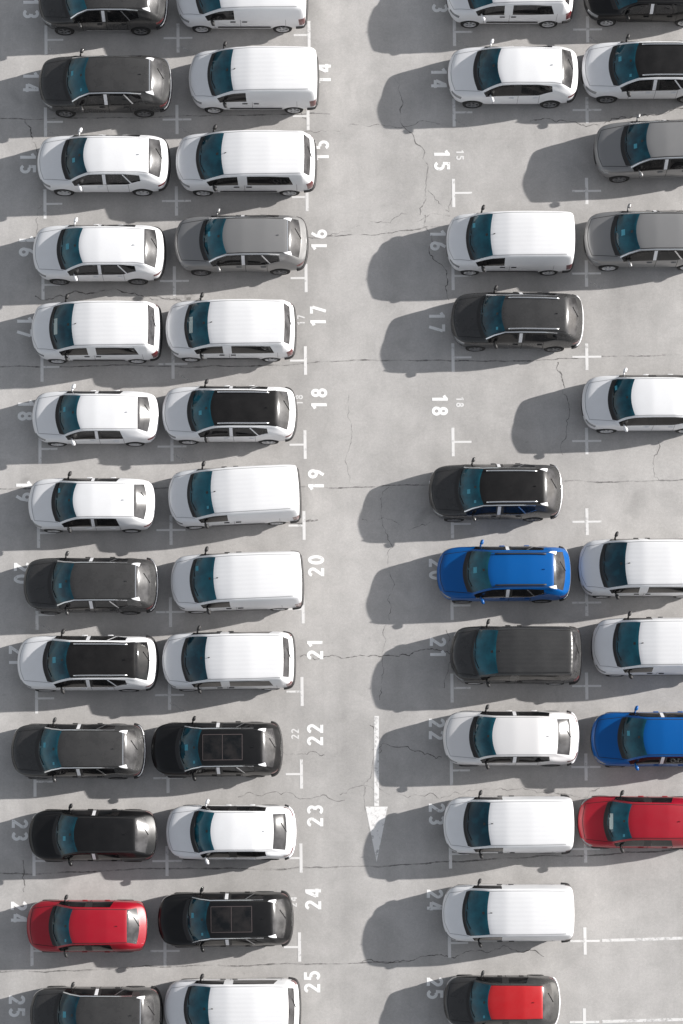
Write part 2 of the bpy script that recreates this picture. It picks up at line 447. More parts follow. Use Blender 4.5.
    full = bpy.data.meshes.new_from_object(ob.evaluated_get(dg))
    K.bvh = BVHTree.FromPolygons([v.co.copy() for v in full.vertices], [tuple(p.vertices) for p in full.polygons])
    bo = ob.modifiers.new('b', 'BOOLEAN'); bo.object = co; bo.operation = 'DIFFERENCE'; bo.solver = 'EXACT'
    dg = bpy.context.evaluated_depsgraph_get(); dg.update()
    cut = bpy.data.meshes.new_from_object(ob.evaluated_get(dg))
    cut.set_sharp_from_angle(angle=R(38))
    bpy.data.objects.remove(ob); bpy.data.objects.remove(co)
    cn = [tuple(n.vector) for n in cut.corner_normals]
    K.meshes = {}
    groups = []
    for t in TAGS:
        polys = [p for p in cut.polygons if p.material_index == TI[t]]
        if t == 'wheel_arch':
            for k in range(4):
                groups.append((t + '+' + 'abcd'[k], [p for p in polys if (p.center.x > 0) + 2 * (p.center.y > 0) == k]))
        else: groups.append((t, polys))
    for t, polys in groups:
        if not polys: continue
        vm = {}; V = []; F = []; NR = []
        for p in polys:
            f = []
            for li in p.loop_indices:
                vi = cut.loops[li].vertex_index
                if vi not in vm: vm[vi] = len(V); V.append(cut.vertices[vi].co.copy())
                f.append(vm[vi]); NR.append(cn[li])
            F.append(tuple(f))
        pm = mesh_from(kind + '_' + t.split('+')[0], V, F)
        if len(pm.loops) == len(NR): pm.normals_split_custom_set(NR)
        K.meshes[t] = pm
    bpy.data.meshes.remove(cut); bpy.data.meshes.remove(full)
    K.off = off
    return K

def snap(K, p, d=None, lift=.004):
    p = Vector(p)
    if d is not None:
        d = Vector(d).normalized()
        h = K.bvh.ray_cast(p - d * 1.2, d, 3.0)
        if h[0] is not None:
            n = h[1] if h[1].dot(d) < 0 else -h[1]
            return h[0] + n * lift, n
    h = K.bvh.find_nearest(p)
    n = h[1]
    if n.dot(h[0] - Vector((h[0].x * .7, 0, .6))) < 0: n = -n
    return h[0] + n * lift, n

def patch(K, c, d, nu=6, nv=4, lift=.005):
    """four rough corners -> a panel lying on the body, looked up along d"""
    V, F = [], []
    c = [Vector(x) for x in c]
    for a in range(nu + 1):
        for b in range(nv + 1):
            u, v = a / nu, b / nv
            p = c[0]*(1-u)*(1-v) + c[1]*u*(1-v) + c[2]*u*v + c[3]*(1-u)*v
            V.append(snap(K, p, d, lift)[0])
    for a in range(nu):
        for b in range(nv):
            i = a*(nv+1) + b; F.append((i, i+nv+1, i+nv+2, i+1))
    return V, F

def strip(K, pts, w, d=None, lift=.004, sub=5):
    """ribbon of width w along a polyline, lying on the body"""
    P = []
    pts = [Vector(p) for p in pts]
    for a, b in zip(pts[:-1], pts[1:]):
        for k in range(sub): P.append(a.lerp(b, k / sub))
    P.append(pts[-1])
    S = [snap(K, p, d, lift) for p in P]
    V, F = [], []
    for i, (p, n) in enumerate(S):
        t = S[min(i+1, len(S)-1)][0] - S[max(i-1, 0)][0]
        c = n.cross(t)
        if c.length < 1e-6: c = Vector((0, 1, 0))
        c.normalize(); V += [p + c*w/2, p - c*w/2]
    for i in range(len(S)-1): F.append((2*i, 2*i+1, 2*i+3, 2*i+2))
    return V, F

def fit_tube(K, pts, r, lift, sub=4):
    P = []; pts = [Vector(p) for p in pts]
    for a, b in zip(pts[:-1], pts[1:]):
        for k in range(sub): P.append(a.lerp(b, k/sub))
    P.append(pts[-1])
    return tube([snap(K, p, None, lift)[0] for p in P], r)

def both(f):
    return merge([f(1), f(-1)])

def mirrored(me_vf, s):
    V, F = me_vf
    if s > 0: return V, F
    return [Vector((v[0], -v[1], v[2])) for v in V], [tuple(reversed(f)) for f in F]

def dress(K):
    """extra part meshes of a kind: lamps, mirrors, wheels, trim"""
    rg = K.rings; X = {}; kind = K.kind; boxy = kind in ('van', 'mpv')
    nose, tail = rg[0][8].x, rg[-1][8].x
    def mk(name, vf, smooth=True): X[name] = mesh_from(kind + '_' + name.split('+')[0], vf[0], vf[1], smooth)
    # lamps
    for s, k in ((1, 'l'), (-1, 'r')):
        zt = .80 if not boxy else .86
        if kind == 'hatch': zt = .72
        w = rg[1][4].y
        mk('headlight+' + k, patch(K, [(nose+.10, s*(w-.24), zt+.04), (nose+.40, s*(w+.02), zt+.11), (nose+.36, s*(w+.05), zt-.02), (nose+.09, s*(w-.22), zt-.07)], (.75, -s*.45, -.45)))
        if boxy:
            yb = rg[15][3].y
            mk('tail_light+' + k, patch(K, [(tail-.14, s*(yb+.14), 1.12), (tail+.02, s*(yb-.02), 1.12), (tail+.02, s*(yb-.02), .70), (tail-.12, s*(yb+.16), .70)], (-.75, -s*.65, 0)))
        else:
            z0 = rg[14][4].z; yb = rg[14][4].y
            mk('tail_light+' + k, patch(K, [(tail-.30, s*(yb+.05), z0-.01), (tail+.02, s*(yb-.26), z0-.03), (tail+.02, s*(yb-.26), z0-.12), (tail-.28, s*(yb+.08), z0-.11)], (-.7, -s*.5, -.15)))
    # grille and plates
    mk('grille', patch(K, [(nose, -.46, .70), (nose, .46, .70), (nose, .40, .48), (nose, -.40, .48)], (1, 0, 0), 8, 4))
    mk('lower_grille', patch(K, [(nose, -.60, .40), (nose, .60, .40), (nose, .52, .30), (nose, -.52, .30)], (1, 0, 0), 8, 3))
    mk('number_plate+front', patch(K, [(nose, -.26, .46), (nose, .26, .46), (nose, .26, .36), (nose, -.26, .36)], (1, 0, 0), 6, 2, .014))
    zr = .75 if not boxy else .82
    mk('number_plate+rear', patch(K, [(tail, -.26, zr+.06), (tail, .26, zr+.06), (tail, .26, zr-.05), (tail, -.26, zr-.05)], (-1, 0, 0), 6, 2, .014))
    # wing mirrors, on a short arm
    mx = rg[5][4].x - .10; my = rg[5][4].y; mz = rg[5][4].z + .04
    for s, k in ((1, 'l'), (-1, 'r')):
        h = .17 if boxy else .14
        V, F = rbox(mx + .05, s*(my + .135), mz + h/2 - .03, .13, .17, h, .05, 3, .82)
        V = [Vector((v[0] + (abs(v[1]) - my - .10) * .30, v[1], v[2])) for v in V]
        mk('wing_mirror+' + k, merge([(V, F), tube([(mx, s*(my-.03), mz), (mx+.03, s*(my+.08), mz+.04)], .030)]))
    # wheels
    r = K.wr
    prof = [(r*.62, -.10), (r*.80, -.115), (r*.95, -.10), (r, -.07), (r, .07), (r*.95, .10), (r*.80, .115), (r*.66, .10), (r*.64, .06), (r*.62, .0), (r*.62, -.10)]
    mk('wheel', lathe_y(prof, 36))
    parts = [lathe_y([(r*.665, .06), (r*.66, .104), (r*.60, .10), (r*.58, .05)], 36), lathe_y([(r*.16, .07), (r*.16, .097), (.001, .10)], 20)]
    for k in range(5):
        a = 2*math.pi*k/5
        for da in (-.13, .13):
            p0 = (r*.10*math.cos(a), .088, r*.10*math.sin(a)); p1 = (r*.61*math.cos(a+da), .080, r*.61*math.sin(a+da))
            parts.append(tube([p0, p1], r*.052, 6))
    mk('rim', merge(parts))
    mk('brake_disc', lathe_y([(.001, .03), (r*.60, .03)], 28))
    # panel gaps: bonnet edge, doors, tailgate
    def seams(s):
        out = []
        for i in ((5, 8, 10) if not boxy else (5, 8, 11)):
            out.append(strip(K, [(rg[i][2].x, s*rg[i][2].y, rg[i][2].z), (rg[i][3].x, s*rg[i][3].y, rg[i][3].z), (rg[i][4].x, s*rg[i][4].y, rg[i][4].z)], .014))
        for a, b in (((5, 8), (8, 10)) if not boxy else ((5, 8), (8, 11))):
            out.append(strip(K, [(rg[a][2].x, s*rg[a][2].y, rg[a][2].z+.02), (rg[b][2].x, s*rg[b][2].y, rg[b][2].z+.02)], .014))
        return merge(out)
    x1 = rg[1][8].x
    mk('door_gap+l', seams(1)); mk('door_gap+r', seams(-1))
    bon = [(rg[i][6].x, rg[i][6].y, rg[i][6].z) for i in (3, 2, 1)] + [(x1+.02, .3, .95), (x1, 0, .95), (x1+.02, -.3, .95)] + [(rg[i][6].x, -rg[i][6].y, rg[i][6].z) for i in (1, 2, 3)]
    mk('bonnet_gap', strip(K, bon, .016))
    # handles
    for s, k in ((1, 'l'), (-1, 'r')):
        for n_, xx in (('f', rg[7][4].x - .10), ('r', (rg[9][4].x - .02) if not boxy else rg[8][4].x + .14)):
            p, n = snap(K, (xx, s*.95, rg[7][4].z - .12), (0, -s, 0), .018)
            mk('door_handle+' + n_ + k, rbox(p.x, p.y, p.z, .18, .03, .03, .011, 2))
    # wipers
    b0, b1 = rg[4], rg[5]
    xa = b0[8].x
    W = []
    for ya in (-.50, .12):
        W.append(fit_tube(K, [(xa+.10 + .25*abs(ya), ya, b0[8].z+.02), (xa+.07, ya+.28, b0[8].z+.03), (xa+.085+.06*abs(ya+.56), ya+.56, b0[8].z+.03)], .011, .012))
    mk('wiper', merge(W))
    # aerial: fin or stub
    if boxy:
        p, n = snap(K, (rg[6][8].x + .12, 0, 1.8), (0, 0, -1), .0)
        mk('aerial', tube([p, p + Vector((.02, 0, .03)), p + Vector((.05, 0, .06))], .016))
    else:
        p, n = snap(K, (rg[12][8].x - .35, 0, 1.6), (0, 0, -1), .0)
        V = [(p.x-.06, -.014, p.z-.01), (p.x+.05, -.018, p.z-.01), (p.x+.05, .018, p.z-.01), (p.x-.06, .014, p.z-.01), (p.x+.035, -.005, p.z+.05), (p.x+.05, -.005, p.z+.05), (p.x+.05, .005, p.z+.05), (p.x+.035, .005, p.z+.05)]
        mk('aerial', (V, [(0,1,5,4), (1,2,6,5), (2,3,7,6), (3,0,4,7), (4,5,6,7)]), False)
    # rails along the roof edge
    for s, k in ((1, 'l'), (-1, 'r')):
        rail = [(rg[6][6].x + .10, s*(rg[6][6].y-.085), rg[6][6].z), (rg[8][6].x, s*(rg[8][6].y-.085), rg[8][6].z), (rg[10][6].x, s*(rg[10][6].y-.085), rg[10][6].z), (rg[11][6].x + .05, s*(rg[11][6].y-.085), rg[11][6].z)]
        mk('roof_rail+' + k, fit_tube(K, rail, .026, .032))
        line = [(rg[i][5].x, s*(rg[i][5].y*.5+rg[i][6].y*.5), rg[i][5].z*.5+rg[i][6].z*.5) for i in range(4, 12)]
        mk('window_trim+' + k, strip(K, line, .036, None, .006, 3))
        low = [(rg[i][4].x, s*rg[i][4].y, rg[i][4].z+.012) for i in range(4, 12)]
        mk('belt_trim+' + k, strip(K, low, .022, None, .006, 3))
        # film left on the B-pillar and on the spoiler ends of new cars
        a, b = rg[7], rg[8]
        mk('protective_film+b' + k, patch(K, [(a[4].x, s*a[4].y, a[4].z+.03), (b[4].x-.01, s*b[4].y, b[4].z+.03), (b[5].x-.01, s*b[5].y, b[5].z-.02), (a[5].x, s*a[5].y, a[5].z-.02)], (0, -s, -.35), 2, 5, .008))
        c_, d_ = rg[11], rg[12]
        mk('protective_film+d' + k, patch(K, [(c_[6].x+.14, s*(c_[6].y-.015), c_[6].z), (d_[6].x+.08, s*(d_[6].y-.10), d_[6].z), (d_[6].x+.12, s*(d_[6].y+.03), d_[6].z-.05), (c_[6].x+.20, s*(c_[6].y+.03), c_[6].z)], (0, -s*.25, -1), 5, 3, .008))
        c9, c10 = rg[9], rg[10]
        mk('quarter_trim+' + k, strip(K, [(c9[5].x-.06, s*c9[5].y, c9[5].z-.03), (c10[4].x+.12, s*c10[4].y, c10[4].z+.05)], .045, None, .007, 5))
        # rubbing strip or cladding line low on the doors
        zc = .60 if boxy else .50
        mk('side_moulding+' + k, strip(K, [(rg[5][3].x+.10, s*.95, zc), (rg[8][3].x, s*.95, zc), (rg[10][3].x + (.15 if boxy else .05), s*.95, zc)], .10 if boxy else .05, (0, -s, 0), .018, 6))
    # bar across the rear bumper, spoiler lip, rear wiper
    w = rg[15][4].y
    ptsb = [(tail-.16, -(w+.06), .74), (tail-.05, -w*.7, .74), (tail, 0, .74), (tail-.05, w*.7, .74), (tail-.16, w+.06, .74)]
    hb = .60 if not boxy else .56
    mk('rear_bumper+bar', fit_tube(K, [(tail-.34, -(w+.13), hb), (tail-.12, -(w+.02), hb), (tail-.03, -w*.6, hb), (tail+.02, 0, hb), (tail-.03, w*.6, hb), (tail-.12, w+.02, hb), (tail-.34, w+.13, hb)], .055, .012, 5))
    mk('bumper_trim', fit_tube(K, [(tail-.22, -(w+.07), hb+.10), (tail-.10, -(w-.02), hb+.10), (tail-.02, -w*.6, hb+.10), (tail+.02, 0, hb+.10), (tail-.02, w*.6, hb+.10), (tail-.10, w-.02, hb+.10), (tail-.22, w+.07, hb+.10)], .030, .030, 5))
    for s, k in ((1, 'l'), (-1, 'r')):
        mk('roof_seam+' + k, strip(K, [(rg[i][6].x, s*(rg[i][6].y-.012), rg[i][6].z) for i in range(6, 13)], .022, None, .003, 4))
    sp = [(rg[12][6].x-.02, -rg[12][6].y+.03, rg[12][6].z), (rg[12][7].x-.02, -rg[12][7].y, rg[12][7].z), (rg[12][8].x-.02, 0, rg[12][8].z), (rg[12][7].x-.02, rg[12][7].y, rg[12][7].z), (rg[12][6].x-.02, rg[12][6].y-.03, rg[12][6].z)]
    mk('spoiler_lip', strip(K, sp, .035, (0, 0, -1), .006, 5))
    g0, g1 = rg[12 if not boxy else 13], rg[13 if not boxy else 14]
    mk('rear_wiper', fit_tube(K, [(g1[8].x-.02, .0, g1[8].z), (g1[8].x*.55+g0[8].x*.45, .30, g1[8].z*.55+g0[8].z*.45)], .011, .012))
    # glass roof panels
    xa, xb = rg[6][8].x + .22, rg[10][8].x + .02; zz = 1.6
    xm = (xa + xb) / 2
    X['sunroof'] = mesh_from(kind + '_sunroof', *merge([patch(K, [(xa, -.40, zz), (xm-.02, -.40, zz), (xm-.02, .40, zz), (xa, .40, zz)], (0,0,-1), 6, 6, .006),
                                    patch(K, [(xm+.02, -.40, zz), (xb, -.40, zz), (xb, .40, zz), (xm+.02, .40, zz)], (0,0,-1), 6, 6, .006)]))
    fr = []
    for a, b in (((xa-.02,-.42),(xb+.02,-.42)), ((xb+.02,-.42),(xb+.02,.42)), ((xb+.02,.42),(xa-.02,.42)), ((xa-.02,.42),(xa-.02,-.42)), ((xm,-.42),(xm,.42))):
        fr.append(strip(K, [(a[0],a[1],zz),(b[0],b[1],zz)], .022, (0,0,-1), .0075, 8))
    X['sunroof_frame'] = mesh_from(kind + '_sunroof_frame', *merge(fr))
    # a paper lying behind the windscreen, stickers
    def on_screen(u, y, du, dy):
        p = [b0[8].lerp(rg[6][8], t) for t in (u, u + du)]
        return patch(K, [(p[0].x, y, p[0].z), (p[1].x, y, p[1].z), (p[1].x, y+dy, p[1].z), (p[0].x, y+dy, p[0].z)], (0, 0, -1), 3, 3, .004)
    mk('windscreen_sticker+a', on_screen(.36, -.08, .17, .20))
    mk('windscreen_sticker+d', on_screen(.30, .06, .13, .17))
    mk('windscreen_sticker+e', on_screen(.46, -.20, .15, .15))
    mk('windscreen_sticker+b', on_screen(.80, -.52, .10, .09))
    mk('windscreen_sticker+c', on_screen(.22, .30, .12, .16))
    mk('dashboard_paper', on_screen(.14, -.26, .18, .52))
    mk('mirror_mount', on_screen(.80, -.04, .10, .08))
    K.X = X

KINDS = {}
for k_, t_, ax_, wr_ in (('suv', SUV, (.88, 3.54), .345), ('van', VAN, (.86, 3.60), .325), ('mpv', MPV, (.86, 3.60), .325),
                         ('hatch', HATCH, (.80, 3.34), .315), ('coupe', COUPE, (.90, 3.58), .345)):
    KINDS[k_] = build_kind(k_, t_, ax_, wr_); dress(KINDS[k_])
for d_ in DUMMY: bpy.data.materials.remove(d_)

def put(name, me, mat, parent, loc=None, rz=0.0):
    o = bpy.data.objects.new(name, me); COL.objects.link(o)
    if not me.materials: me.materials.append(None)
    o.material_slots[0].link = 'OBJECT'; o.material_slots[0].material = M[mat]
    o.parent = parent
    if loc: o.location = loc
    if rz: o.rotation_euler.z = rz
    return o

def make_car(kind, paint_, roof_, x, y, rz, length, label, cat, group, name, opts):
    K = KINDS[kind]; boxy = kind in ('van', 'mpv')
    e = bpy.data.objects.new(name, None); COL.objects.link(e)
    e.empty_display_size = .3
    bar = 0 if kind == 'hatch' else .07       # the bumper stands out behind the body
    e.location = (x - bar / 2, y - (.015 if boxy else 0), 0.0); e.rotation_euler = (0, 0, R(rz))
    e.scale = (length / (K.L + bar), 1.035 if boxy else 1, .97 if boxy else 1)
    e['label'] = label; e['category'] = cat; e['group'] = group
    boxy = kind in ('van', 'mpv')
    ribbed = {'white': 'white_ribbed', 'grey': 'grey_ribbed'}
    for t, me in K.meshes.items():
        n = t.split('+')[0]
        mat = paint_
        if n == 'roof': mat = roof_ if not boxy else ribbed.get(roof_, roof_)
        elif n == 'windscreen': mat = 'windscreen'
        elif n == 'side_window': mat = 'side_glass'
        elif n == 'rear_window': mat = 'rear_glass' if 'darkrear' not in opts else 'side_glass'
        elif n in ('cowl_panel', 'wheel_arch', 'sill', 'underbody'): mat = 'trim'
        elif n == 'door_pillar': mat = 'trim' if not boxy else paint_
        elif n == 'rear_bumper': mat = 'trim'
        put(n, me, mat, e)
    X = K.X
    for t, me in X.items():
        n = t.split('+')[0]; k = t.split('+')[1] if '+' in t else ''
        if n in ('wheel', 'rim', 'brake_disc'): continue
        light = paint_ in ('white', 'pearl')
        if n == 'headlight': mat = 'lamp'
        elif n == 'tail_light': mat = 'tail'
        elif n in ('grille', 'lower_grille'): mat = 'trim'
        elif n == 'number_plate':
            if k == 'front' or 'noplate' in opts: continue
            mat = 'plate'
        elif n == 'wing_mirror': mat = 'trim' if 'blackmirror' in opts else paint_
        elif n in ('door_gap', 'bonnet_gap'): mat = 'seam_light' if light else 'gap'
        elif n == 'door_handle': mat = 'trim' if boxy else paint_
        elif n == 'wiper': mat = 'trim'
        elif n == 'aerial': mat = 'trim' if boxy else roof_
        elif n == 'rear_wiper':
            if kind == 'van': continue
            mat = 'trim'
        elif n == 'roof_rail':
            if 'rails' not in opts and 'blackrails' not in opts: continue
            mat = 'chrome' if 'rails' in opts else 'trim'
        elif n == 'window_trim':
            if 'chrome' not in opts: continue
            mat = 'chrome'
        elif n == 'belt_trim':
            if 'belt' not in opts: continue
            mat = 'chrome'
        elif n == 'protective_film':
            if ('film' not in opts) and not (k[0] == 'b' and 'bfilm' in opts): continue
            mat = 'film'
        elif n == 'quarter_trim':
            if 'quarter' not in opts: continue
            mat = 'chrome' if not light else paint_
        elif n == 'side_moulding':
            if boxy: mat = 'trim'
            elif 'moulding' in opts: mat = 'chrome'
            else: continue
        elif n == 'rear_bumper':
            if kind == 'hatch': continue
            mat = 'trim'
        elif n == 'roof_seam': mat = 'seam_light' if roof_ in ('white', 'pearl') else 'gap'
        elif n == 'bumper_trim':
            if boxy: continue
            mat = 'film' if 'whitebumper' in opts else ('chrome' if 'chromebumper' in opts else None)
            if mat is None: continue
        elif n == 'spoiler_lip':
            if 'lip' not in opts: continue
            mat = 'chrome'
        elif n in ('sunroof', 'sunroof_frame'):
            if 'pano' not in opts: continue
            mat = 'side_glass' if n == 'sunroof' else 'pano_frame'
        elif n == 'windscreen_sticker':
            if ('sticker_' + k) not in opts: continue
            mat = 'cyan'
        elif n == 'dashboard_paper':
            if 'paper' not in opts: continue
            mat = 'paper'
        elif n == 'mirror_mount':
            mat = 'trim'
        else: mat = 'trim'
        put(n, me, mat, e)
    for ax in K.axles:
        for s in (1, -1):
            w = put('wheel', X['wheel'], 'tyre', e, (ax, s * (.805 if kind != 'hatch' else .765), K.wr), 0 if s > 0 else math.pi)
            put('rim', X['rim'], 'alloy_dark' if 'darkrim' in opts else 'alloy', w)
            put('brake_disc', X['brake_disc'], 'trim', w)
    return e

